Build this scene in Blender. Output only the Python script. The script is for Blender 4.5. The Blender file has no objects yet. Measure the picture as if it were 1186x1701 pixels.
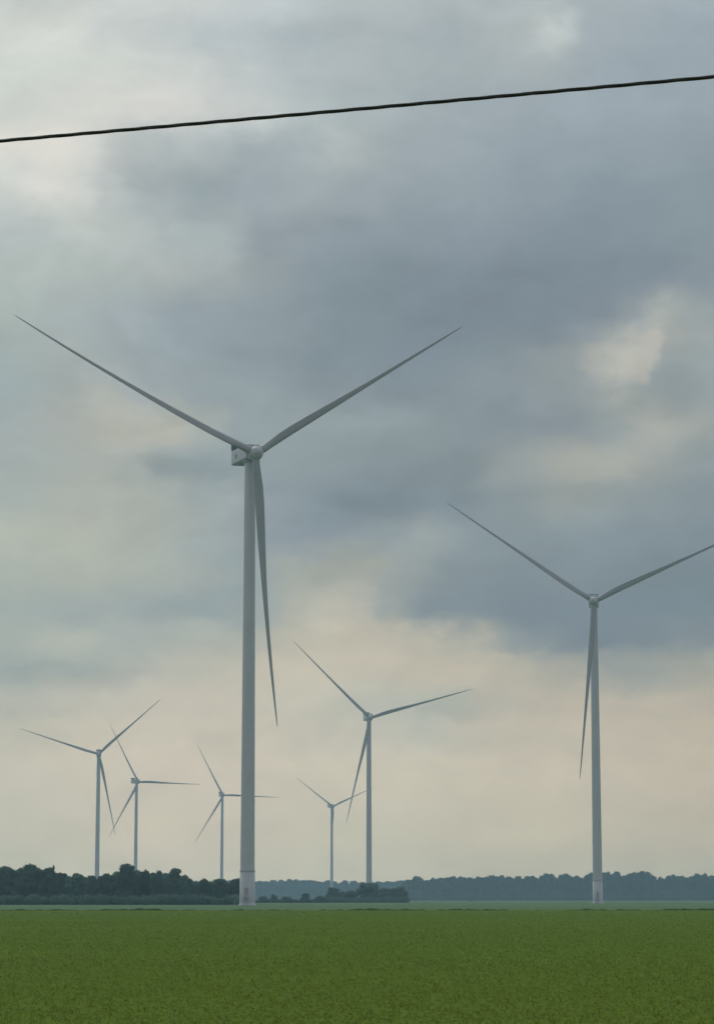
import bpy, bmesh, math, random
import numpy as np
from mathutils import Vector, Matrix
R_ = math.radians
S = bpy.context.scene
COL = S.collection

# ------------------------------------------------------------------ camera
F, CX, CY, HOR, CH = 4300.0, 593.0, 850.5, 1494.0, 1.6
P = math.atan((HOR - CY) / F)
cam_d = bpy.data.cameras.new('camera'); cam = bpy.data.objects.new('camera', cam_d); COL.objects.link(cam)
cam.location = (0, 0, CH); cam.rotation_euler = (math.pi / 2 + P, 0, 0)
cam_d.sensor_fit = 'HORIZONTAL'; cam_d.sensor_width = 36; cam_d.lens = F / 1186 * 36
cam_d.clip_start = 0.1; cam_d.clip_end = 30000
S.camera = cam

def at(px, D, z=0.0):
    """ground point that lies D metres ahead in the direction of image column px at the horizon"""
    b = -(HOR - CY) / F; a = (px - CX) / F
    return Vector((a / (math.cos(P) - b * math.sin(P)) * D, D, z))

# ------------------------------------------------------------------ exposure, sun
S.view_settings.view_transform = 'Standard'; S.view_settings.look = 'None'
S.view_settings.exposure = 0; S.view_settings.gamma = 1
SUN_EL, SUN_AZ = 48.0, -28.0          # ahead and to the left, behind the cloud
sun_d = bpy.data.lights.new('sun', 'SUN'); sun_d.energy = 0.5; sun_d.angle = R_(25); sun_d.color = (1, .95, .87)
sun = bpy.data.objects.new('sun', sun_d); COL.objects.link(sun)
sun.rotation_euler = (R_(90 - SUN_EL), 0, R_(180) - R_(SUN_AZ))

# ------------------------------------------------------------------ node helpers
class NT:
    def __init__(s, tree): s.t = tree; s.n = tree.nodes; s.l = tree.links
    def new(s, ty, **kw):
        n = s.n.new(ty)
        for k, v in kw.items(): setattr(n, k, v)
        return n
    def put(s, inp, v):
        if hasattr(v, 'is_output') or isinstance(v, bpy.types.NodeSocket): s.l.new(v, inp)
        else: inp.default_value = v
    def m(s, op, a, b=None, c=None, clamp=False):
        n = s.new('ShaderNodeMath', operation=op, use_clamp=clamp)
        s.put(n.inputs[0], a)
        if b is not None: s.put(n.inputs[1], b)
        if c is not None: s.put(n.inputs[2], c)
        return n.outputs[0]
    def vm(s, op, a, b=None):
        n = s.new('ShaderNodeVectorMath', operation=op); s.put(n.inputs[0], a)
        if b is not None: s.put(n.inputs[1], b)
        return n.outputs[0]
    def mr(s, v, a, b, c=0.0, d=1.0, smooth=False):
        n = s.new('ShaderNodeMapRange')
        if smooth: n.interpolation_type = 'SMOOTHSTEP'
        for i, q in enumerate((v, a, b, c, d)): s.put(n.inputs[i], q)
        return n.outputs[0]
    def mix(s, f, a, b, blend='MIX'):
        n = s.new('ShaderNodeMix', data_type='RGBA', blend_type=blend)
        s.put(n.inputs[0], f); s.put(n.inputs[6], a); s.put(n.inputs[7], b)
        return n.outputs[2]
    def noise(s, vec, scale, detail=4, rough=.5, dist=0.0, col=False):
        n = s.new('ShaderNodeTexNoise'); s.put(n.inputs['Vector'], vec)
        n.inputs['Scale'].default_value = scale; n.inputs['Detail'].default_value = detail
        n.inputs['Roughness'].default_value = rough; n.inputs['Distortion'].default_value = dist
        return n.outputs['Color' if col else 'Fac']
    def ramp(s, f, stops, interp='LINEAR'):
        n = s.new('ShaderNodeValToRGB'); s.put(n.inputs[0], f); e = n.color_ramp.elements
        n.color_ramp.interpolation = interp
        while len(e) > 1: e.remove(e[-1])
        e[0].position = stops[0][0]; e[0].color = (*stops[0][1], 1)
        for p, c in stops[1:]:
            q = e.new(p); q.color = (*c, 1)
        return n.outputs[0]
def lin(c):
    return tuple((x / 255 / 12.92) if x / 255 <= .04045 else ((x / 255 + .055) / 1.055) ** 2.4 for x in c)

# ------------------------------------------------------------------ sky: Nishita sky under a broken cloud deck
# colour of the cloud deck by direction: one row per elevation, stops along the azimuth
SKY = {
 0: '0 197 201 199,150 200 204 202,300 203 207 205,450 192 199 202,600 178 186 188,750 172 180 183,900 176 184 187,1000 165 175 180,1186 165 176 183',
 60: '0 206 210 204,100 207 210 205,200 198 203 202,280 194 200 201,350 184 192 196,500 172 182 187,600 172 181 185,750 164 174 179,850 172 180 182,930 184 190 189,1000 160 171 177,1186 153 165 173',
 120: '0 204 209 203,150 206 210 205,300 200 204 202,400 192 198 199,500 178 186 189,600 172 181 184,750 163 173 177,900 165 174 178,1050 154 166 174,1186 152 164 172',
 180: '0 206 210 205,150 212 212 207,250 212 211 207,400 195 199 198,500 178 187 189,600 166 177 180,800 158 169 175,1000 153 165 173,1186 150 162 170',
 250: '0 219 217 210,80 221 218 211,150 208 209 205,220 184 190 191,300 178 186 187,350 172 181 184,400 158 169 174,480 160 171 175,550 170 178 179,700 156 167 173,900 148 160 168,1186 145 157 165',
 320: '0 202 206 202,60 214 213 207,130 205 207 203,170 184 190 190,250 172 181 184,320 155 167 172,400 153 164 170,500 158 168 173,600 152 163 169,750 147 159 166,900 140 152 161,1000 133 147 157,1186 136 149 158',
 390: '0 183 191 191,70 182 190 189,110 188 194 191,200 180 187 186,260 165 174 175,350 160 170 172,450 145 156 163,600 138 150 158,800 136 148 158,950 130 143 154,1186 133 146 155',
 460: '0 172 182 180,130 172 181 179,250 168 176 175,350 163 171 172,450 145 156 161,550 130 143 152,700 128 141 151,900 124 137 149,1100 126 139 150,1186 132 144 153',
 530: '0 168 180 176,100 165 175 176,200 158 169 173,300 146 158 165,450 138 151 158,600 128 141 150,750 122 135 146,900 123 136 147,1000 127 139 149,1060 140 149 155,1110 160 165 162,1186 152 161 163',
 560: '0 164 176 173,100 162 172 172,200 156 167 171,300 143 156 163,450 138 151 158,600 127 140 149,750 121 134 145,900 126 138 147,980 136 147 153,1030 156 162 161,1060 170 171 166,1105 176 175 168,1120 160 164 162,1186 154 162 163',
 590: '0 160 172 170,120 160 170 169,250 150 162 168,400 138 151 157,550 128 141 150,700 124 137 148,830 128 141 149,900 138 149 154,960 146 154 157,990 165 167 163,1050 177 178 171,1100 176 176 170,1118 152 160 161,1186 150 160 162',
 620: '0 157 170 170,110 159 169 168,150 161 168 169,250 151 162 167,400 142 154 160,550 130 143 151,700 126 139 149,850 133 145 152,950 144 153 156,990 162 166 163,1040 177 176 169,1085 172 172 166,1104 145 155 159,1186 148 158 162',
 650: '0 155 168 170,110 160 168 166,150 165 170 166,250 152 163 167,400 145 157 162,550 132 145 152,700 128 141 149,850 135 147 153,950 142 152 156,1040 160 165 162,1100 144 155 158,1186 148 158 161',
 710: '0 158 169 170,100 166 171 168,180 173 174 166,280 172 173 165,350 160 168 166,400 146 158 163,550 142 154 158,700 137 150 155,830 130 143 150,950 137 148 155,1020 146 156 158,1090 160 163 159,1186 154 160 158',
 770: '0 160 170 169,150 165 171 167,220 162 169 167,270 145 157 160,350 142 155 160,500 142 154 159,650 132 145 151,770 132 144 150,850 148 156 157,950 162 164 159,1040 160 163 158,1100 152 158 157,1186 142 153 157',
 830: '0 162 172 170,120 170 175 169,250 166 172 167,350 152 163 165,450 138 151 158,600 124 138 148,750 126 140 149,850 136 148 153,950 148 156 155,1050 140 151 155,1186 133 146 153',
 890: '0 175 181 172,130 175 180 170,250 166 172 167,350 155 166 167,450 140 153 161,550 136 149 158,650 140 152 157,700 145 155 157,800 132 146 152,950 132 146 153,1186 126 140 149',
 950: '0 170 178 171,150 170 176 168,280 163 170 166,400 150 162 164,500 160 166 161,600 158 163 157,680 146 155 156,760 132 146 153,900 128 142 150,1186 122 137 146',
 1010: '0 160 171 168,200 156 167 167,350 150 163 166,430 155 165 165,500 175 176 166,560 178 176 165,600 170 170 162,640 152 160 159,720 130 144 152,900 124 139 149,1186 119 135 144',
 1060: '0 165 174 170,120 175 180 172,200 165 173 170,400 170 175 168,500 186 183 169,600 190 184 170,700 185 181 168,780 172 172 162,850 140 151 154,1000 120 135 145,1186 128 141 148',
 1110: '0 158 169 167,150 162 171 168,220 172 176 170,300 182 182 172,450 192 187 173,600 190 184 170,750 190 183 168,850 180 176 163,950 165 166 158,1050 150 157 155,1186 158 161 154',
 1170: '0 175 178 170,150 187 185 174,300 195 189 176,500 192 189 175,620 182 184 174,750 175 179 170,820 182 179 167,950 185 178 164,1186 180 174 161',
 1210: '0 185 184 172,200 196 190 176,400 193 188 174,600 188 186 174,700 180 182 172,780 186 182 169,900 190 183 168,1186 186 178 163',
 1290: '0 192 189 175,300 197 190 176,600 198 192 176,900 193 186 170,1186 188 180 164',
 1380: '0 190 189 175,300 195 190 175,600 190 188 173,900 188 184 168,1186 180 176 162',
 1450: '0 183 186 173,300 188 187 174,600 184 185 172,900 176 178 165,1186 172 174 162'}
SKY_GAIN = 1.0
# the air of the haze box dims and tints what is behind it; the cloud deck beyond is set so that both add up
HZ = 2.65e-4; AIR = (.132, .228, .270); BOX_Y, BOX_Z = 3900.0, 190.0
def beyond(c, e):
    L = min(BOX_Y, (BOX_Z - CH) / max(1e-4, math.tan(e))); T = math.exp(-HZ * L)
    return tuple(max(.01, (v - a * (1 - T)) / T) for v, a in zip(c, AIR))
world = bpy.data.worlds.new('World'); S.world = world; world.use_nodes = True
w = NT(world.node_tree); w.n.clear()
geo = w.new('ShaderNodeTexCoord').outputs['Generated']
sep = w.new('ShaderNodeSeparateXYZ'); w.l.new(w.vm('NORMALIZE', geo), sep.inputs[0])
X, Y, Z = sep.outputs
az = w.m('ARCTAN2', X, Y); el = w.m('ARCSINE', Z)
comb = w.new('ShaderNodeCombineXYZ'); w.l.new(az, comb.inputs[0]); w.l.new(w.m('MULTIPLY', el, 1.7), comb.inputs[1])
cv = comb.outputs[0]
n1 = w.new('ShaderNodeSeparateXYZ'); w.l.new(w.noise(cv, 17, 7, .55, .3, col=True), n1.inputs[0])
n2 = w.noise(w.vm('ADD', cv, (5.3, 2.1, 7.7)), 66, 5, .6, .2)
AMP = 0.017
du = w.m('ADD', w.m('MULTIPLY', w.m('SUBTRACT', n1.outputs[0], .5), AMP), w.m('MULTIPLY', w.m('SUBTRACT', n2, .5), .014))
dv = w.m('ADD', w.m('MULTIPLY', w.m('SUBTRACT', n1.outputs[1], .5), AMP * .8), w.m('MULTIPLY', w.m('SUBTRACT', n2, .5), .014))
damp = w.mr(el, 0.01, 0.09, .15, 1.0)
azw = w.m('ADD', az, w.m('MULTIPLY', du, damp)); elw = w.m('ADD', el, w.m('MULTIPLY', dv, damp))
AZ0 = math.atan(CX / F)                       # half width covered by the rows
u = w.mr(azw, -AZ0, AZ0, 0, 1)
rows = sorted(SKY)
def elev(y): return P + math.atan((CY - y) / F)
cur = None
for i in range(len(rows) - 1, -1, -1):
    y = rows[i]; st = []
    for q in SKY[y].split(','):
        a = [float(k) for k in q.split()]; st.append((a[0] / 1186, beyond(lin(a[1:]), elev(y))))
    c = w.ramp(u, st, 'EASE')
    if cur is None: cur = c
    else: cur = w.mix(w.mr(elw, elev(rows[i + 1]), elev(y), smooth=True), cur, c)
# cloud lumps and gaps with ragged edges: column, row, half length, half height, tilt, inner edge, brightness
PUFFS = [(1050,602,82,40,42,.35,1.05),(1105,528,75,32,30,.2,1.07),(1070,742,140,34,14,.3,1.07),(980,690,130,24,14,.2,.95),(1155,665,45,55,0,.3,.95),
 (225,268,85,48,-20,.45,.94),(330,285,80,36,12,.3,.96),(550,252,75,28,10,.2,1.05),(330,398,170,34,12,.2,1.05),(480,385,120,40,8,.3,.965),
 (640,470,170,32,16,.2,.965),(175,655,75,40,-15,.4,1.06),(270,722,125,26,5,.3,1.05),(305,768,75,22,5,.3,.93),(610,690,140,24,6,.2,1.05),
 (720,792,120,34,10,.3,.955),(440,836,150,22,14,.2,1.035),(600,852,120,32,0,.3,.955),(585,1002,62,34,20,.5,1.06),(705,905,100,40,28,.3,1.06),
 (830,1000,160,50,-8,.4,.97),(930,66,60,26,10,.3,1.06),(700,120,130,22,4,.2,.975),(770,1178,95,22,6,.4,.945),(110,1124,130,22,3,.3,.955),(395,212,80,16,8,.3,1.05),
 (870,470,220,30,14,.2,.975),(120,440,120,40,25,.2,1.025),(250,930,180,24,12,.2,1.03),(330,1015,120,24,4,.3,.965),(60,100,110,30,10,.2,1.03),(520,60,120,22,12,.2,.975),(980,860,120,22,10,.2,1.04),(1110,960,120,40,10,.2,.97)]
nq = w.new('ShaderNodeSeparateXYZ'); w.l.new(w.noise(w.vm('ADD', cv, (8, 4, 1)), 26, 8, .62, .5, col=True), nq.inputs[0])
pa = w.m('ADD', az, w.m('MULTIPLY', w.m('SUBTRACT', nq.outputs[0], .5), .042))
pe = w.m('ADD', el, w.m('MULTIPLY', w.m('SUBTRACT', nq.outputs[1], .5), .034))
pc = w.new('ShaderNodeCombineXYZ'); w.l.new(pa, pc.inputs[0]); w.l.new(pe, pc.inputs[1])
fac = None
for px_, py_, rx_, ry_, an_, inn, gn_ in PUFFS:
    mp = w.new('ShaderNodeMapping', vector_type='TEXTURE')
    mp.inputs['Location'].default_value = (math.atan((px_ - CX) / F), elev(py_), 0)
    mp.inputs['Rotation'].default_value = (0, 0, R_(an_)); mp.inputs['Scale'].default_value = (rx_ * 1.25 / F, ry_ * 1.35 / F, 1)
    w.l.new(pc.outputs[0], mp.inputs[0])
    ln_ = w.new('ShaderNodeVectorMath', operation='LENGTH'); w.l.new(mp.outputs[0], ln_.inputs[0])
    g_ = w.mr(ln_.outputs['Value'], inn, 1.0, gn_ ** 1.7, 1.0, smooth=True)
    fac = g_ if fac is None else w.m('MULTIPLY', fac, g_)
# bands of elevation keep the horizon haze free of lumps
cur = w.mix(1.0, cur, fac, 'MULTIPLY')
cur = w.mix(1.0, cur, (.985, 1.0, .988, 1), 'MULTIPLY')
# small scale cloud texture
tex = w.mr(w.noise(w.vm('ADD', cv, (1, 9, 3)), 36, 8, .6, .6), .28, .72, .93, 1.07)
cur = w.mix(1.0, cur, tex, 'MULTIPLY')
# the rest of the sky: same deck, broken by noise, brighter overhead towards the sun, duller behind
gn = w.noise(w.vm('MULTIPLY', w.vm('NORMALIZE', geo), (1, 1, 2.6)), 2.6, 6, .55, .5)
gen = w.ramp(gn, [(.3, lin((120, 135, 145))), (.5, lin((160, 170, 172))), (.7, lin((205, 208, 204)))], 'EASE')
sunv = Vector((math.sin(R_(SUN_AZ)) * math.cos(R_(SUN_EL)), math.cos(R_(SUN_AZ)) * math.cos(R_(SUN_EL)), math.sin(R_(SUN_EL))))
dn = w.new('ShaderNodeVectorMath', operation='DOT_PRODUCT'); w.l.new(w.vm('NORMALIZE', geo), dn.inputs[0]); dn.inputs[1].default_value = sunv
gain = w.ramp(w.mr(dn.outputs['Value'], -1, 1), [(0, (1.06,) * 3), (.45, (1.06,) * 3), (.8, (1.25,) * 3), (1, (2.4,) * 3)], 'EASE')
gen = w.mix(1.0, gen, gain, 'MULTIPLY')
out_az = w.mr(w.m('ABSOLUTE', az), AZ0 * 1.08, AZ0 * 2.6, smooth=True)
out_el = w.mr(el, elev(-10), elev(-500), smooth=True)
out = w.m('MAXIMUM', out_az, out_el)
cur = w.mix(out, cur, gen)
sky = w.new('ShaderNodeTexSky', sky_type='NISHITA'); sky.sun_disc = False
sky.sun_elevation = R_(SUN_EL); sky.sun_rotation = R_(SUN_AZ); sky.air_density = 1.5; sky.dust_density = 4
# cloud cover is nearly complete: a trace of the clear sky shows through
cloud10 = w.mix(1.0, cur, (10 * SKY_GAIN,) * 3 + (1,), 'MULTIPLY')
full = w.mix(.97, sky.outputs[0], cloud10)
bg = w.new('ShaderNodeBackground'); w.l.new(full, bg.inputs[0]); bg.inputs[1].default_value = 0.1
wo = w.new('ShaderNodeOutputWorld'); w.l.new(bg.outputs[0], wo.inputs[0])

# ------------------------------------------------------------------ object helpers
def link(name, verts, faces, mat, parent=None, smooth=False):
    me = bpy.data.meshes.new(name); me.from_pydata(verts, [], faces); me.update()
    return wrap(name, me, mat, parent, smooth)
def wrap(name, me, mat, parent=None, smooth=False):
    if mat: me.materials.append(mat)
    if smooth: me.polygons.foreach_set('use_smooth', [True] * len(me.polygons))
    o = bpy.data.objects.new(name, me); COL.objects.link(o)
    if parent: o.parent = parent
    return o
def bmobj(name, bm, mat, parent=None, smooth=False):
    me = bpy.data.meshes.new(name); bm.to_mesh(me); bm.free()
    return wrap(name, me, mat, parent, smooth)
def npobj(name, V, Fq, mat, parent=None, smooth=False):
    """V (n,3) float, Fq (m,k) int - fast mesh from numpy"""
    me = bpy.data.meshes.new(name); k = Fq.shape[1]
    me.vertices.add(len(V)); me.vertices.foreach_set('co', np.ascontiguousarray(V, np.float32).ravel())
    me.loops.add(Fq.size); me.loops.foreach_set('vertex_index', np.ascontiguousarray(Fq, np.int32).ravel())
    me.polygons.add(len(Fq)); me.polygons.foreach_set('loop_start', np.arange(0, Fq.size, k, dtype=np.int32))
    me.polygons.foreach_set('loop_total', np.full(len(Fq), k, np.int32))
    me.update(calc_edges=True)
    return wrap(name, me, mat, parent, smooth)
def tag(o, label=None, cat=None, group=None, kind=None):
    if label: o['label'] = label
    if cat: o['category'] = cat
    if group: o['group'] = group
    if kind: o['kind'] = kind
    return o
def thing(name, loc, rz, label, cat, group=None):
    o = bpy.data.objects.new(name, None); COL.objects.link(o); o.location = loc; o.rotation_euler = (0, 0, rz)
    o.empty_display_size = .5
    return tag(o, label, cat, group)

# ------------------------------------------------------------------ materials
def material(name):
    m = bpy.data.materials.new(name); m.use_nodes = True
    t = NT(m.node_tree); b = t.n['Principled BSDF']
    return m, t, b
def paint(name, c, rough=.45, streak=.06):
    m, t, b = material(name)
    tc = t.new('ShaderNodeTexCoord').outputs['Object']
    n = t.noise(t.vm('MULTIPLY', tc, (1, 1, .06)), .9, 6, .6)
    n2 = t.noise(tc, .25, 3, .5)
    f = t.mr(n, .3, .75, 1 - streak, 1 + streak * .4)
    f = t.m('MULTIPLY', f, t.mr(n2, .3, .7, .96, 1.02))
    t.l.new(t.mix(1.0, (*c, 1), f, 'MULTIPLY'), b.inputs['Base Color'])
    b.inputs['Roughness'].default_value = rough
    return m
M_TOWER = paint('tower_paint', (.62, .565, .60), .42)
M_BASE = paint('base_paint', (.55, .54, .57), .5, .10)
M_BLADE = paint('shaded_blade_paint', (.38, .35, .37), .4)  # same paint as the tower, darkened: shade on the blades put into colour
M_NAC = paint('nacelle_paint', (.50, .47, .50), .4)
M_DARK = paint('cooler_metal', (.06, .065, .07), .5)
M_DOOR = paint('door_paint', (.40, .33, .34), .5)
M_STEEL = paint('galvanised_steel', (.45, .47, .48), .45)
M_SEAM = paint('seam_metal', (.42, .43, .43), .5)

def leafy(t, b, col, k):
    tr = t.new('ShaderNodeBsdfTranslucent'); t.l.new(col, tr.inputs[0])
    mx = t.new('ShaderNodeMixShader'); mx.inputs[0].default_value = k
    t.l.new(b.outputs[0], mx.inputs[1]); t.l.new(tr.outputs[0], mx.inputs[2]); t.l.new(mx.outputs[0], t.n['Material Output'].inputs[0])
def foliage(name, c1, c2, c3, scale=.35, rough=.75):
    m, t, b = material(name)
    g = t.new('ShaderNodeNewGeometry'); oi = t.new('ShaderNodeObjectInfo')
    rnd = g.outputs['Random Per Island']
    n = t.noise(g.outputs['Position'], scale, 3, .6)
    f = t.m('ADD', t.m('MULTIPLY', rnd, .45), t.m('MULTIPLY', n, .6), clamp=True)
    c = t.ramp(f, [(.15, c1), (.5, c2), (.9, c3)])
    c = t.mix(1.0, c, t.mr(oi.outputs['Random'], 0, 1, .74, 1.26), 'MULTIPLY')
    leafy(t, b, c, .5); t.l.new(c, b.inputs['Base Color']); b.inputs['Roughness'].default_value = rough
    b.inputs['Specular IOR Level'].default_value = .1
    return m
M_LEAF = foliage('broadleaf_foliage', (.068, .120, .095), (.105, .170, .130), (.15, .22, .15))
M_SHRUB = foliage('shrub_foliage', (.06, .10, .07), (.09, .145, .09), (.13, .19, .10))
M_FAR = foliage('wood_foliage', (.022, .040, .030), (.036, .062, .044), (.056, .088, .058), .08)
M_BARK, t_, b_ = material('bark')
t_.l.new(t_.ramp(t_.noise(t_.new('ShaderNodeTexCoord').outputs['Object'], 6, 5), [(.3, (.035, .03, .024)), (.7, (.09, .075, .06))]), b_.inputs['Base Color'])
b_.inputs['Roughness'].default_value = .9

# ------------------------------------------------------------------ ground and fields
def grid_sheet(name, pts, z, mat):
    o = link(name, [(x, y, z) for x, y in pts], [tuple(range(len(pts)))], mat); tag(o, kind='structure'); return o
M_GROUND, t, b = material('distant_cereal')
pos = t.new('ShaderNodeNewGeometry').outputs['Position']
n = t.noise(t.vm('MULTIPLY', pos, (.35, 1, 1)), .012, 5, .6); n3 = t.noise(pos, .4, 5, .65)
f = t.m('ADD', t.m('MULTIPLY', n, .8), t.m('MULTIPLY', n3, .25))
c = t.ramp(f, [(.35, (.070, .138, .050)), (.52, (.088, .158, .060)), (.7, (.118, .178, .070))])
t.l.new(c, b.inputs['Base Color']); b.inputs['Roughness'].default_value = .9; b.inputs['Specular IOR Level'].default_value = .1
grid_sheet('ground', [(-3990, -3990), (3990, -3990), (3990, 3890), (-3990, 3890)], 0, M_GROUND)

M_SOIL, t, b = material('crop_floor')
pos = t.new('ShaderNodeNewGeometry').outputs['Position']
na = t.noise(pos, 6, 8, .7); nb = t.noise(t.vm('MULTIPLY', pos, (.4, 1, 1)), .05, 4, .6)
f = t.m('ADD', t.m('MULTIPLY', na, .55), t.m('MULTIPLY', nb, .5))
t.l.new(t.ramp(f, [(.38, (.106, .172, .015)), (.52, (.124, .192, .018)), (.68, (.146, .212, .025))]), b.inputs['Base Color'])
b.inputs['Roughness'].default_value = .95; b.inputs['Specular IOR Level'].default_value = .05
bmp = t.new('ShaderNodeBump'); bmp.inputs['Strength'].default_value = .6; bmp.inputs['Distance'].default_value = .12
t.l.new(t.noise(pos, 9, 6, .7), bmp.inputs['Height']); t.l.new(bmp.outputs[0], b.inputs['Normal'])
EDGE = lambda x: 338 + .02 * x + 3.0 * math.sin(x * .013 + .6)
edge_pts = [(x, EDGE(x)) for x in range(-420, 421, 12)]
grid_sheet('crop_field', [(-420, -60), (420, -60)] + edge_pts[::-1], .115, M_SOIL)

M_STRIP, t, b = material('pasture')
pos = t.new('ShaderNodeNewGeometry').outputs['Position']
f = t.m('ADD', t.m('MULTIPLY', t.noise(t.vm('MULTIPLY', pos, (.2, 1, 1)), .08, 5, .6), .7), t.m('MULTIPLY', t.noise(pos, 1.5, 5, .65), .3))
t.l.new(t.ramp(f, [(.35, (.085, .150, .030)), (.52, (.110, .175, .042)), (.7, (.140, .200, .060))]), b.inputs['Base Color'])
b.inputs['Roughness'].default_value = .95; b.inputs['Specular IOR Level'].default_value = .05
grid_sheet('grass_strip', [(x, EDGE(x) - 1) for x in range(-420, 421, 12)] + [(x, EDGE(x) + 75 + 22 * math.sin(x * .03) + 12 * math.sin(x * .09 + 1)) for x in range(420, -421, -12)], .006, M_STRIP)
# leaves of the low crop: one uncountable mass
M_CROP, t, b = material('crop_leaf')
g = t.new('ShaderNodeNewGeometry'); pos = g.outputs['Position']
nl = t.noise(t.vm('MULTIPLY', pos, (.5, 1, 0)), .09, 4, .6); nm = t.noise(t.vm('MULTIPLY', pos, (1, 1, 0)), 1.1, 3, .6)
f = t.m('ADD', t.m('MULTIPLY', g.outputs['Random Per Island'], .17), t.m('ADD', t.m('MULTIPLY', nl, .35), t.m('MULTIPLY_ADD', nm, .22, .065)))
c = t.ramp(f, [(.28, (.104, .170, .014)), (.50, (.132, .202, .018)), (.66, (.158, .222, .026)), (.84, (.26, .31, .09))])
sy = t.new('ShaderNodeSeparateXYZ'); t.l.new(pos, sy.inputs[0])
near = t.mr(t.m('ADD', sy.outputs[1], t.m('MULTIPLY', t.noise(pos, .12, 4, .6), 50)), 58, 120, 1, 0, smooth=True)
c = t.mix(t.m('MULTIPLY', near, .75), c, t.mix(1.0, c, (1.22, .95, .90, 1), 'MULTIPLY'))
pt = t.noise(t.vm('MULTIPLY', pos, (.25, 1, 0)), .035, 4, .6)
c = t.mix(1.0, c, t.mix(t.mr(pt, .35, .65), (.93, .95, .92, 1), (1.07, 1.04, 1.1, 1)), 'MULTIPLY')
leafy(t, b, c, .55); t.l.new(c, b.inputs['Base Color']); b.inputs['Roughness'].default_value = .65; b.inputs['Specular IOR Level'].default_value = .08

def leaves(name, n, sample, hgt, wid, mat, seed, lean=.8):
    """n leaf blades as bent two-quad strips; sample(rng, n) gives x, y and a size factor"""
    rng = np.random.default_rng(seed)
    x, y, s = sample(rng, n)
    a = rng.uniform(0, 2 * np.pi, n); h = hgt * s * rng.uniform(.6, 1.25, n); wd = wid * s * rng.uniform(.6, 1.3, n)
    ln = rng.uniform(.2, 1.0, n) * lean * h
    ca, sa = np.cos(a), np.sin(a); base = np.stack([x, y, np.full(n, .0)], 1)
    side = np.stack([-sa, ca, np.zeros(n)], 1) * wd[:, None] / 2
    d = np.stack([ca, sa, np.zeros(n)], 1)
    mid = base + d * (ln * .35)[:, None] + np.stack([np.zeros(n), np.zeros(n), h * .65], 1)
    tip = base + d * ln[:, None] + np.stack([np.zeros(n), np.zeros(n), h], 1)
    V = np.stack([base - side * .6, base + side * .6, mid + side, mid - side, tip + side * .15, tip - side * .15], 1).reshape(-1, 3)
    k = np.arange(n)[:, None] * 6
    Fq = np.concatenate([k + np.array([[0, 1, 2, 3]]), k + np.array([[3, 2, 4, 5]])], 0)
    return npobj(name, V, Fq, mat)
def crop_sample(rng, n):
    q = rng.uniform(0, 1, n)
    D = 28 * (337 / 28) ** (q ** .85)
    x = rng.uniform(-1, 1, n) * (D * .155 + 2.5)
    s = np.clip((D / 45) ** .75, .9, 5.0)
    s2 = np.where(s > 1, np.clip(1 + (s - 1) * .12, 1, 1.6), 1)
    return x, D, s
def crop():
    rng = np.random.default_rng(5); n = 270000
    x, D, s = crop_sample(rng, n)
    a = rng.uniform(0, 2 * np.pi, n)
    h = rng.uniform(.03, .065, n) * np.where(rng.random(n) < .03, 1.9, 1)
    wd = .017 * s * rng.uniform(.6, 1.4, n); ln = rng.uniform(.06, .16, n) * np.sqrt(s)
    ca, sa = np.cos(a), np.sin(a); z0 = np.zeros(n)
    base = np.stack([x, D, z0 + .09], 1); side = np.stack([-sa, ca, z0], 1) * wd[:, None] / 2; d = np.stack([ca, sa, z0], 1)
    mid = base + d * (ln * .35)[:, None] + np.stack([z0, z0, h * .7], 1)
    tip = base + d * ln[:, None] + np.stack([z0, z0, h * .9], 1)
    V = np.stack([base - side * .6, base + side * .6, mid + side, mid - side, tip + side * .2, tip - side * .2], 1).reshape(-1, 3)
    k = np.arange(n)[:, None] * 6
    Fq = np.concatenate([k + np.array([[0, 1, 2, 3]]), k + np.array([[3, 2, 4, 5]])], 0)
    o = npobj('crop_plants', V, Fq, M_CROP)
    tag(o, 'low green crop covering the whole foreground field in front of the turbines', 'crop', kind='stuff')
crop()
# rough grass along the far edge of the field
M_MARGIN = foliage('margin_grass', (.055, .095, .025), (.08, .13, .038), (.115, .17, .06), .05)
def margin_sample(rng, n):
    x = rng.uniform(-70, 70, n)
    pn = np.sin(x * 1.1) * .35 + np.sin(x * .43 + 1) * .5 + np.sin(x * 2.9 + 2) * .35 + np.sin(x * .17 + .5) * .5 + np.sin(x * 5.3) * .2
    y = np.array([EDGE(q) for q in x]) + rng.uniform(0, 5, n)
    s = np.clip(.42 + .28 * pn, .15, .95)
    return x, y, s
tag(leaves('field_margin_grass', 26000, margin_sample, .42, .16, M_MARGIN, 9),
    'uneven dark line of rough grass along the far edge of the green field', 'grass', kind='stuff')

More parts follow.
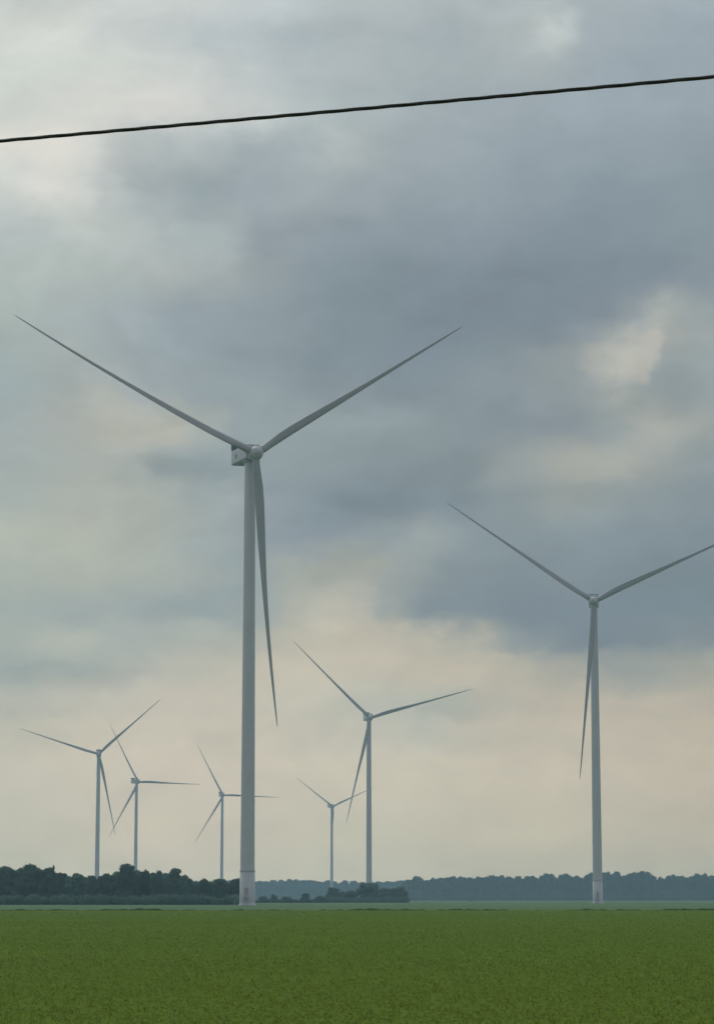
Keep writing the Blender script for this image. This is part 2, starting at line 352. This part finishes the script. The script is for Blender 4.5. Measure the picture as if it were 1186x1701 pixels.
# ------------------------------------------------------------------ trees
def leaf_cloud(rng, lobes, n, size):
    """random small quads spread through and over a set of ellipsoid lobes (cx,cy,cz,rx,ry,rz)"""
    L = np.array(lobes); vol = (L[:, 3] * L[:, 4] * L[:, 5]) ** (2 / 3); idx = rng.choice(len(L), n, p=vol / vol.sum())
    d = rng.normal(size=(n, 3)); d /= np.linalg.norm(d, axis=1)[:, None]
    r = rng.uniform(.62, 1.0, n) ** .5 * (1 + .07 * rng.normal(size=n))
    stray = rng.random(n) < .07; r = np.where(stray, r * rng.uniform(1.05, 1.28, n), r)
    c = L[idx, :3] + d * L[idx, 3:] * r[:, None]
    c[:, 2] = np.maximum(c[:, 2], .1)
    nr = d + rng.normal(size=(n, 3)) * .45                       # leaves mostly face outwards
    u = np.cross(nr, rng.normal(size=(n, 3))); u /= np.linalg.norm(u, axis=1)[:, None]
    v = np.cross(nr, u); v /= np.linalg.norm(v, axis=1)[:, None]
    s = size * rng.uniform(.5, 1.3, n)[:, None] / 2
    V = np.stack([c - u * s, c - v * s * .8, c + u * s, c + v * s * .8], 1).reshape(-1, 3)
    Fq = np.arange(4 * n).reshape(n, 4)
    return V, Fq
def cores(lobes, k=.86):
    """bumpy inner masses of twigs and leaves so that a crown is not see-through in its middle"""
    V, Fc = [], []; rng = np.random.default_rng(len(lobes))
    nu, nv = 9, 6
    for cx, cy, cz, rx, ry, rz in lobes:
        b0 = len(V)
        for j in range(nv + 1):
            for i in range(nu):
                th = math.pi * j / nv; ph = 2 * math.pi * i / nu; q = k * rng.uniform(.85, 1.1)
                V.append((cx + rx * q * math.sin(th) * math.cos(ph), cy + ry * q * math.sin(th) * math.sin(ph), max(.05, cz + rz * q * math.cos(th))))
        for j in range(nv):
            for i in range(nu):
                Fc.append((b0 + j * nu + i, b0 + j * nu + (i + 1) % nu, b0 + (j + 1) * nu + (i + 1) % nu, b0 + (j + 1) * nu + i))
    return np.array(V), np.array(Fc)
def join(a, b):
    return np.concatenate([a[0], b[0]]), np.concatenate([a[1], b[1] + len(a[0])])
def crown_lobes(rng, h, w, low=.08, k=26):
    """tall dome with uneven sub-lobes; foliage starts at low*h"""
    lobes = [(0, 0, h * (.5 + low / 2), w * .34, w * .34, h * (.42 - low / 3))]
    for i in range(k):
        a = rng.uniform(0, 2 * math.pi); t = rng.uniform(low + .06, .92)
        prof = math.sqrt(max(.05, 1 - ((t - .40) / .60) ** 2))
        rr = w * .5 * prof * rng.uniform(.4, .86); s = w * rng.uniform(.075, .19)
        lobes.append((rr * math.cos(a), rr * math.sin(a), t * h, s, s, min(s * rng.uniform(.7, 1.0), h * (1 - t) + .3)))
    lobes.append((rng.uniform(-.08, .08) * w, 0, h * .86, w * .2, w * .2, h * .14))
    return lobes
def tube(path, radii, seg=6):
    V, Fc = [], []
    for i, (p, r) in enumerate(zip(path, radii)):
        p = Vector(p); d = (Vector(path[min(i + 1, len(path) - 1)]) - Vector(path[max(i - 1, 0)])).normalized()
        q = d.orthogonal().normalized(); s = d.cross(q)
        for k in range(seg):
            a = 2 * math.pi * k / seg; V.append(tuple(p + (q * math.cos(a) + s * math.sin(a)) * r))
    for i in range(len(path) - 1):
        for k in range(seg):
            Fc.append((i * seg + k, i * seg + (k + 1) % seg, (i + 1) * seg + (k + 1) % seg, (i + 1) * seg + k))
    return V, Fc
def add_tube(V, Fc, path, radii, seg=6):
    a, b = tube(path, radii, seg); o = len(V); V += a; Fc += [tuple(i + o for i in f) for f in b]
def tree(px, D, h, w, label, group, seed, leafs=2600, size=.55, low=.06, spike=False, cat='tree', name='broadleaf_tree', mat=None):
    rng = np.random.default_rng(seed)
    root = thing(name, at(px, D), rng.uniform(0, 6.28) * 0, label, cat, group)
    lobes = crown_lobes(rng, h, w, low)
    if spike: lobes += [(w * .12, 0, h * .98, w * .05, w * .05, h * .07)]
    V, Fq = join(leaf_cloud(rng, lobes, leafs, size), cores(lobes))
    npobj('crown', V, Fq, mat or M_LEAF, root)
    V, Fc = [], []; r = .028 * h
    add_tube(V, Fc, [(0, 0, -.1), (.05 * w * .2, 0, h * .3), (0, .1, h * .75)], [r, r * .75, r * .25])
    for k in range(5):
        a = rng.uniform(0, 6.28); z0 = h * rng.uniform(.25, .5); l = w * rng.uniform(.25, .4)
        add_tube(V, Fc, [(0, 0, z0), (l * .5 * math.cos(a), l * .5 * math.sin(a), z0 + l * .35), (l * math.cos(a), l * math.sin(a), z0 + l * .8)], [r * .5, r * .35, r * .12])
    link('trunk', V, Fc, M_BARK, root)
    return root
def hgt(top, D): return (HOR - top) * D / F / 1.0 + CH
DG = 722.0
GROVE = [  # image column, top row, half width in columns, label
 (-96, 1446, 26, 'broadleaf tree just outside the left edge of the photo'),
 (-44, 1442, 27, 'broad tree of the grove cut off by the left edge of the photo'),
 (5, 1440, 27, 'tall round tree at the left edge of the photo in the dark grove'),
 (50, 1437, 28, 'broad high-domed tree second from the left in the dark grove'),
 (84, 1442, 17, 'grove tree with a small spike sticking up from its crown'),
 (101, 1451, 13, 'sloping tree crown left of the dip in the grove skyline'),
 (128, 1452, 19, 'low tree with a small pointed top right of the dip in the grove'),
 (153, 1456, 16, 'low rounded tree directly in front of the leftmost wind turbine tower'),
 (174, 1452, 16, 'low tree between the leftmost turbine tower and the tallest crown of the grove'),
 (212, 1436, 25, 'tallest dome-shaped grove tree, in front of the second turbine tower from the left'),
 (240, 1447, 15, 'tree on the right shoulder of the tallest dome-shaped grove tree'),
 (262, 1448, 14, 'medium flat-topped tree midway between the tallest dome and the right end of the grove'),
 (287, 1444, 18, 'rounded tree forming the last high crown before the grove drops to the right'),
 (314, 1461, 14, 'low tree just right of the last high crown of the grove'),
 (340, 1461, 15, 'low tree left of the thin turbine tower that rises behind the grove'),
 (365, 1461, 15, 'low tree in front of the thin turbine tower beside the biggest turbine'),
 (392, 1461, 17, 'last low tree of the grove touching the tower of the biggest turbine'),
]
for i, (px, top, hw, lab) in enumerate(GROVE):
    D = DG + (i * 37 % 11) * 1.6
    tree(px, D, hgt(top, D) * 1.0, 2.1 * hw * D / F, lab, 'trees of the dark grove on the left', 100 + i, leafs=int(4200 + hw * 220), size=.38, spike=(px == 84))
k = 0
for px in range(-110, 400, 24):
    D = 752 + (k * 29 % 9) * 2; xs = [g[0] for g in GROVE]; ts = [g[1] for g in GROVE]
    top = float(np.interp(px, xs, ts)) + 5
    tree(px, D, hgt(top, D), 34 * D / F * 1.2, 'dark tree standing deep in the grove behind its front row', 'inner trees of the grove', 300 + k, leafs=3000, size=.5)
    k += 1
# undergrowth closing the foot of the grove
def thicket(name, x0, x1, D, h, step, size, n, mat, label, seed, dy=3):
    rng = np.random.default_rng(seed); lobes = []
    px = x0
    while px < x1:
        p = at(px, D + rng.uniform(-dy, dy)); r = h * rng.uniform(.6, 1.1)
        lobes.append((p.x, p.y, r * .45, r * 1.0, r * .9, r * .75)); px += step * rng.uniform(.6, 1.3)
    V, Fq = join(leaf_cloud(rng, lobes, n, size), cores(lobes))
    return tag(npobj(name, V, Fq, mat), label, 'undergrowth', kind='stuff')
thicket('undergrowth', -110, 402, 712, 2.3, 9, .5, 14000, M_LEAF, 'dark tangled undergrowth along the foot of the left grove', 7)

# bushes in the middle distance
BUSH = [
 (552, 1475, 12, 'small round bush at the left end of the clump below the smallest turbine'),
 (580, 1480, 14, 'low bush in the dip of the clump between its left end and its highest bush'),
 (612, 1468, 18, 'highest bush of the clump, in front of the tower of the middle turbine'),
 (641, 1477, 14, 'bush just right of the highest bush of the clump'),
 (661, 1475, 14, 'round bush at the right end of the clump in the middle distance')]
for i, (px, top, hw, lab) in enumerate(BUSH):
    D = 1134 + (i * 3 % 5) * 4
    tree(px, D, hgt(top, D), 2.4 * hw * D / F, lab, 'bushes of the clump in the middle distance', 500 + i, leafs=1700, size=.75, low=0, cat='bush', name='bush', mat=M_LEAF)
SMALL = [
 (436, 1490, 7, 'low bush just right of the foot of the biggest turbine'),
 (455, 1486, 5, 'small upright bush standing alone right of the biggest turbine'),
 (476, 1491, 8, 'low spreading bush between the small upright bush and the taller thin bush'),
 (508, 1485, 8, 'taller thin bush left of the clump in the middle distance'),
 (530, 1490, 8, 'low bush joining the left end of the middle-distance clump')]
for i, (px, top, hw, lab) in enumerate(SMALL):
    D = 1050 + (i * 3 % 5) * 6
    tree(px, D, hgt(top, D), 2.4 * hw * D / F, lab, 'scattered low bushes right of the biggest turbine', 600 + i, leafs=500, size=.6, low=0, cat='bush', name='bush', mat=M_SHRUB)
thicket('hedge_scrub', 424, 545, 1080, 1.2, 6, .7, 3500, M_SHRUB, 'thin low scrub running across the field left of the clump of bushes', 17, 8)
thicket('hedge_scrub', 538, 676, 1122, 2.0, 5, .7, 5000, M_LEAF, 'dark scrub filling the foot of the clump of bushes in the middle distance', 19, 4)
tree(781, 1790, hgt(1494, 1790), 4.5, 'tiny lone dark bush in the far field left of the right-hand turbine', None, 650, leafs=300, size=.7, low=0, cat='bush', name='bush', mat=M_SHRUB)

# far woods, each reading as one mass
def wood(name, sky_pts, x0, x1, D, depth, step, rows_, size, per, label, seed):
    rng = np.random.default_rng(seed); xs = [p[0] for p in sky_pts]; ts = [p[1] for p in sky_pts]
    allV, allF = [], []; off = 0
    for r in range(rows_):
        px = x0
        while px < x1:
            d = D + depth * (r + rng.uniform(-.3, .3)) / max(1, rows_)
            p = at(px, d); top = float(np.interp(px, xs, ts)) + (rng.uniform(-1, 2.5) if r == 0 else rng.uniform(0, 5))
            h = max(4, hgt(top, d)); wd = step * d / F * rng.uniform(1.6, 2.6)
            lobes = [(p.x + l[0], p.y + l[1], l[2], l[3], l[4], l[5]) for l in crown_lobes(rng, h, wd, .02, 7)]
            V, Fq = join(leaf_cloud(rng, lobes, per, size), cores(lobes, .85))
            allV.append(V); allF.append(Fq + off); off += len(V)
            px += step * rng.uniform(.6, 1.3)
    lobes = []; px = x0
    while px < x1:
        p = at(px, D - 4 + rng.uniform(-6, 6)); r = rng.uniform(7, 11); lobes.append((p.x, p.y, r * .35, r, r * .8, r * .75)); px += step * .6
    V, Fq = join(leaf_cloud(rng, lobes, 22 * len(lobes) * 4, size), cores(lobes, .9)); allV.append(V); allF.append(Fq + off)
    o = npobj(name, np.concatenate(allV), np.concatenate(allF), M_FAR)
    return tag(o, label, 'woodland', kind='stuff')
R_SKY = [(660,1466),(680,1461),(693,1457),(706,1461),(735,1459),(765,1456),(787,1458),(816,1454),(838,1455),(851,1459),(876,1456),(895,1456),(908,1449),(919,1455),(936,1452),(953,1455),(970,1457),(981,1451),(1000,1450),(1017,1447),(1042,1453),(1057,1450),(1070,1444),(1083,1453),(1094,1457),(1119,1452),(1141,1458),(1162,1450),(1186,1455),(1300,1450),(1500,1456)]
wood('woodland', R_SKY, 676, 1420, 2500, 120, 13, 3, 1.4, 520, 'long blue-grey wood filling the horizon on the right behind the right-hand turbine', 21)
L_SKY = [(-300,1463),(425,1463),(445,1464),(463,1460),(470,1463),(482,1461),(505,1461),(520,1464),(545,1463),(580,1464),(610,1465),(650,1464),(700,1462),(1500,1462)]
wood('woodland', L_SKY, -250, 1450, 3460, 160, 14, 3, 2.0, 380, 'paler and more distant wood on the horizon behind the clump of bushes', 22)

# ------------------------------------------------------------------ wind turbines
TILT = R_(5); OV = 4.5; HUBZ = 112.0
def lathe(profile, seg=40):
    V, Fc = [], []
    for r, z in profile:
        for k in range(seg):
            a = 2 * math.pi * k / seg; V.append((r * math.cos(a), r * math.sin(a), z))
    for i in range(len(profile) - 1):
        for k in range(seg):
            Fc.append((i * seg + k, i * seg + (k + 1) % seg, (i + 1) * seg + (k + 1) % seg, (i + 1) * seg + k))
    return V, Fc
def rbox(x0, x1, y0, y1, z0, z1, bev, seg=3):
    bm = bmesh.new(); bmesh.ops.create_cube(bm, size=1)
    for v in bm.verts:
        v.co = ((x0 + x1) / 2 + v.co.x * (x1 - x0), (y0 + y1) / 2 + v.co.y * (y1 - y0), (z0 + z1) / 2 + v.co.z * (z1 - z0))
    if bev: bmesh.ops.bevel(bm, geom=list(bm.edges), offset=bev, segments=seg, affect='EDGES', profile=.5)
    return bm
def merge(bms):
    out = bms[0]
    for b in bms[1:]:
        me = bpy.data.meshes.new('tmp'); b.to_mesh(me); b.free(); out.from_mesh(me); bpy.data.meshes.remove(me)
    return out
def blade_mesh(Rt, B, bow, pitch):
    """airfoil loft; +Z along the blade, X in the rotor plane, -Y upwind"""
    st = [(.9, 1.9, 1.0), (2.6, 1.9, 1.0), (5, 2.05, .80), (8, 2.3, .58), (12, 2.3, .44), (17, 2.15, .35), (23, 1.85, .29),
          (30, 1.45, .25), (38, 1.1, .22), (46, .88, .20), (54, .70, .18), (61, .50, .18), (66, .32, .18), (68, .18, .18), (68.5, .05, .2)]
    n = 20; V, Fc = [], []
    for (r, c, th) in st:
        z = r * Rt / 68.5; q = z / Rt
        tw = R_(pitch + 20 * (1 - min(1, r / 45)) ** 1.5)
        yo = -B * q * q + bow * 4 * q * (1 - q)
        blend = min(1, max(0, (r - 2.6) / 7))
        for k in range(n):
            a = 2 * math.pi * k / n; ca, sa = math.cos(a), math.sin(a)
            xc = c * (.5 * ca) - c * .18 * blend
            yc = c * th * .5 * sa * (1 - blend * .45 * (1 - ca) / 2 * 1.2) if ca < 0 else c * th * .5 * sa
            V.append((xc * math.cos(tw) - yc * math.sin(tw), yo + xc * math.sin(tw) + yc * math.cos(tw), z))
    for i in range(len(st) - 1):
        for k in range(n):
            Fc.append((i * n + k, i * n + (k + 1) % n, (i + 1) * n + (k + 1) % n, (i + 1) * n + k))
    Fc.append(tuple(range(n))[::-1]); Fc.append(tuple((len(st) - 1) * n + k for k in range(n)))
    return V, Fc
shared = {}
def shared_obj(key, name, make, mat, parent, smooth=False):
    if key not in shared: shared[key] = make(); shared[key].materials.append(mat)
    o = bpy.data.objects.new(name, shared[key]); COL.objects.link(o); o.parent = parent; return o
def mesh_from(V, Fc, smooth=True):
    me = bpy.data.meshes.new('m'); me.from_pydata(V, [], Fc); me.update()
    if smooth: me.polygons.foreach_set('use_smooth', [True] * len(Fc))
    return me
def bm_mesh(bm, smooth=False):
    me = bpy.data.meshes.new('m'); bm.to_mesh(me); bm.free()
    if smooth: me.polygons.foreach_set('use_smooth', [True] * len(me.polygons))
    return me
BZ = 8.4
def turbine(px, D, yaw, phase, Rt, B, bow, label, detail):
    """local frame: -Y faces the wind (rotor side)"""
    root = thing('wind_turbine', at(px, D), R_(yaw), label, 'wind turbine', 'wind turbines in the fields')
    r0, r1 = 1.78, 1.36
    prof = [(r0 + (r1 - r0) * q, BZ + (HUBZ - 1.35 - BZ) * q) for q in np.linspace(0, 1, 7)]
    shared_obj('tower', 'tower', lambda: mesh_from(*lathe(prof)), M_TOWER, root)
    shared_obj('base', 'base_section', lambda: mesh_from(*lathe([(2.2, -.1), (2.2, .2), (1.98, .24), (1.92, .8), (1.86, BZ), (1.5, BZ + .02)])), M_BASE, root)
    shared_obj('ring', 'flange_ring', lambda: mesh_from(*lathe([(1.70, BZ - .08), (1.95, BZ - .06), (1.95, BZ + .16), (1.70, BZ + .18)]), False), M_SEAM, root)
    if detail:
        for z in (36, 64, 90):
            rr = r0 + (r1 - r0) * (z - BZ) / (HUBZ - 1.35 - BZ) + .012
            link('weld_seam', *lathe([(rr, z), (rr + .015, z + .04), (rr, z + .09)]), M_TOWER, root)
    # nacelle, long horizontal housing behind the rotor
    nac = shared_obj('nacelle', 'nacelle', lambda: bm_mesh(merge([rbox(-1.85, 1.85, -2.6, 9.7, -.65, 3.15, .4),
                      rbox(-1.45, 1.45, -3.3, -2.5, -.95, 1.9, .25)])), M_NAC, root); nac.location = (0, 0, HUBZ)
    yb = shared_obj('yaw', 'yaw_bearing', lambda: mesh_from(*lathe([(1.34, -1.4), (1.62, -1.3), (1.62, -.7), (1.3, -.6)])), M_SEAM, root); yb.location = (0, 0, HUBZ)
    def cooler():
        b = [rbox(-1.95, 1.95, 8.9, 9.4, 3.3, 4.7, .06, 1)]
        for x in (-1.7, 0, 1.7): b.append(rbox(x - .09, x + .09, 8.95, 9.35, 3.0, 3.4, 0))
        return bm_mesh(merge(b))
    shared_obj('cooler', 'cooler', cooler, M_DARK, nac)
    if detail:
        mk = lambda: bm_mesh(merge([rbox(-.05, .05, 6.2, 6.3, 3.1, 4.7, 0), rbox(-.5, .5, 6.22, 6.28, 4.66, 4.73, 0)]))
        shared_obj('mast', 'wind_sensor', mk, M_STEEL, nac)
        shared_obj('hatch', 'roof_hatch', lambda: bm_mesh(rbox(-.7, .7, 0, 1.6, 3.1, 3.32, .05, 1)), M_NAC, nac)
        shared_obj('vent', 'side_vent', lambda: bm_mesh(merge([rbox(-1.88, -1.84, 4.6 + .0, 6.4, .6 + i * .22, .7 + i * .22, 0) for i in range(5)])), M_DARK, nac)
    # hub: axis tilted back
    hub = bpy.data.objects.new('hub', None)
    T = Matrix.Translation((0, -OV * math.cos(TILT), HUBZ + OV * math.sin(TILT) )) @ Matrix.Rotation(-TILT, 4, 'X')
    def hubmesh():
        V, Fc = lathe([(.02, 2.45), (.55, 2.35), (1.05, 2.0), (1.5, 1.4), (1.75, .7), (1.82, 0), (1.78, -.9), (1.6, -1.5), (1.2, -1.65)], 32)
        return mesh_from([(x, -z, y) for x, y, z in V], Fc)
    hub = shared_obj('hub', 'hub', hubmesh, M_NAC, root); hub.matrix_local = T
    for k in range(3):
        th = phase + 120 * k
        V, Fc = blade_mesh(Rt, B, bow, 14)
        bl = link('blade', V, Fc, M_BLADE, root, True)
        bl.matrix_local = T @ Matrix.Rotation(R_(th), 4, 'Y')
        cv_, cf_ = lathe([(1.02, .6), (1.06, 1.0), (1.06, 1.75), (.98, 1.8)], 24)
    if detail:
        # door, steps and platform face the camera side
        d = link('door', *door_geo(), M_DOOR, root); d.rotation_euler = (0, 0, R_(-yaw - 6))
        bm = merge([rbox(-.7, .7, -3.3, -1.95, 2.0, 2.08, 0)] + [rbox(-2.3 + i * .28 - .5, -2.02 + i * .28 - .5, -3.1, -2.3, .05 + i * .27, .10 + i * .27, 0) for i in range(8)]
                   + [rbox(x - .04, x + .04, y - .04, y + .04, 0, 2.0, 0) for x, y in ((-.65, -3.25), (.65, -3.25))])
        stp = bmobj('steps', bm, M_STEEL, root); stp.rotation_euler = (0, 0, R_(-yaw - 6))
        V, Fc = [], []
        for y in (-3.1, -2.3):
            add_tube(V, Fc, [(-2.7, y, 1.0), (-.6, y, 3.05)], [.03, .03], 5); add_tube(V, Fc, [(-2.7, y, 0), (-2.7, y, 1.0)], [.03, .03], 5)
        add_tube(V, Fc, [(-.6, -3.28, 3.05), (.68, -3.28, 3.05)], [.03, .03], 5); add_tube(V, Fc, [(.68, -3.28, 2.0), (.68, -3.28, 3.05), (.68, -2.0, 3.05)], [.03, .03, .03], 5)
        link('handrail', V, Fc, M_STEEL, stp)
    return root
def door_geo():
    V, Fc = [], []; n = 7; r = 1.905
    for z, rr in ((2.1, r), (4.3, r)):
        for k in range(n):
            a = R_(-90) + R_(-15 + 30 * k / (n - 1)); V.append((rr * math.cos(a), rr * math.sin(a), z))
    for k in range(n - 1): Fc.append((k, k + 1, n + k + 1, n + k))
    return V, Fc
TURB = [
 (410.8, 645, 21.1, -63.2, 69.4, .15, 2.0, 'biggest and nearest white wind turbine, its whole tower down to the field in view', True),
 (993, 972, -5.0, -54.8, 67.9, .3, .5, 'second biggest white wind turbine, on the right, one blade leaving the photo', True),
 (613, 1604, 10.2, -45.8, 67.4, 3.4, 0, 'mid-sized wind turbine in the middle, tower ending behind a clump of bushes', False),
 (160.5, 2010, 5, -72.3, 64.4, 1, 0, 'leftmost wind turbine, rising from the dip in the dark grove', False),
 (224.5, 2490, 27.3, -28.4, 63.3, 4.0, 0, 'turbine behind the tallest grove tree, one blade pointing flat to the right', False),
 (368, 2811, 15.7, -27.9, 62.8, 3.3, 0, 'distant turbine whose right blade passes behind the tower of the biggest turbine', False),
 (551, 3155, 21.1, -54.2, 59.5, 2.3, 0, 'smallest wind turbine, just left of the mid-sized turbine in the middle', False)]
for a in TURB: turbine(*a)
M_FOOT_SHADOW, t, b = material('foot_shadow_tone')  # tan-grey discs added to stand in for the shadow strip at tower feet
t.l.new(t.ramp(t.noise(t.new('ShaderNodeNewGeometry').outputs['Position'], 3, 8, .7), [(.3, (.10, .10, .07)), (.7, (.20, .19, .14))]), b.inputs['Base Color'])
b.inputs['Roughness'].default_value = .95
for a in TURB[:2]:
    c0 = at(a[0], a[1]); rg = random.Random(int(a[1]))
    grid_sheet('foot_shadow_disc', [(c0.x + (5.5 + rg.uniform(-.8, .8)) * math.cos(q * math.pi / 12), c0.y + (9 + rg.uniform(-1, 1)) * math.sin(q * math.pi / 12)) for q in range(24)], .012, M_FOOT_SHADOW)

# ------------------------------------------------------------------ overhead cable crossing the top of the view
def ray(px, py, y):
    a = (px - CX) / F; b = (CY - py) / F
    d = Vector((a, math.cos(P) - b * math.sin(P), math.sin(P) + b * math.cos(P)))
    return Vector((0, 0, CH)) + d * (y / d.y)
A = ray(0, 233.3, 17.8); Bp = ray(1186, 126.6, 16.6)
M_CABLE, t, b = material('cable_sheath')
n = t.noise(t.new('ShaderNodeTexCoord').outputs['Object'], 9, 4, .7)
t.l.new(t.ramp(n, [(.45, (.010, .010, .011)), (.72, (.03, .03, .03)), (.8, (.12, .12, .12))]), b.inputs['Base Color']); b.inputs['Roughness'].default_value = .55
dirv = (Bp - A); L = dirv.length; dirv.normalize()
s0, s1 = -22.0, 26.0; nst = 620
e1 = dirv.orthogonal().normalized(); e2 = dirv.cross(e1)
V, Fc = [], []
for strand in range(3):
    path = []
    for i in range(nst + 1):
        s = s0 + (s1 - s0) * i / nst
        c = A + dirv * s + Vector((0, 0, .00035 * ((s - L / 2) ** 2 - (L / 2) ** 2)))
        ph = 2 * math.pi * (s / .74 + strand / 3)
        path.append(c + (e1 * math.cos(ph) + e2 * math.sin(ph)) * .0045)
    add_tube(V, Fc, path, [.0092] * len(path), 6)
tag(link('overhead_cable', V, Fc, M_CABLE, None, True), 'black overhead cable sloping up to the right across the top of the sky', 'cable')

# ------------------------------------------------------------------ haze
m = bpy.data.materials.new('haze_air'); m.use_nodes = True; t = NT(m.node_tree); t.n.clear()
pv = t.new('ShaderNodeVolumePrincipled'); pv.inputs['Color'].default_value = (.57, .86, 1.0, 1)
pv.inputs['Density'].default_value = HZ; pv.inputs['Anisotropy'].default_value = 0.0
mo = t.new('ShaderNodeOutputMaterial'); t.l.new(pv.outputs[0], mo.inputs['Volume'])
bm = rbox(-4000, 4000, -4000, BOX_Y, -1.0, BOX_Z, 0)
tag(bmobj('haze', bm, m), 'pale blue-grey haze softening the far woods and turbines', 'haze', kind='stuff')
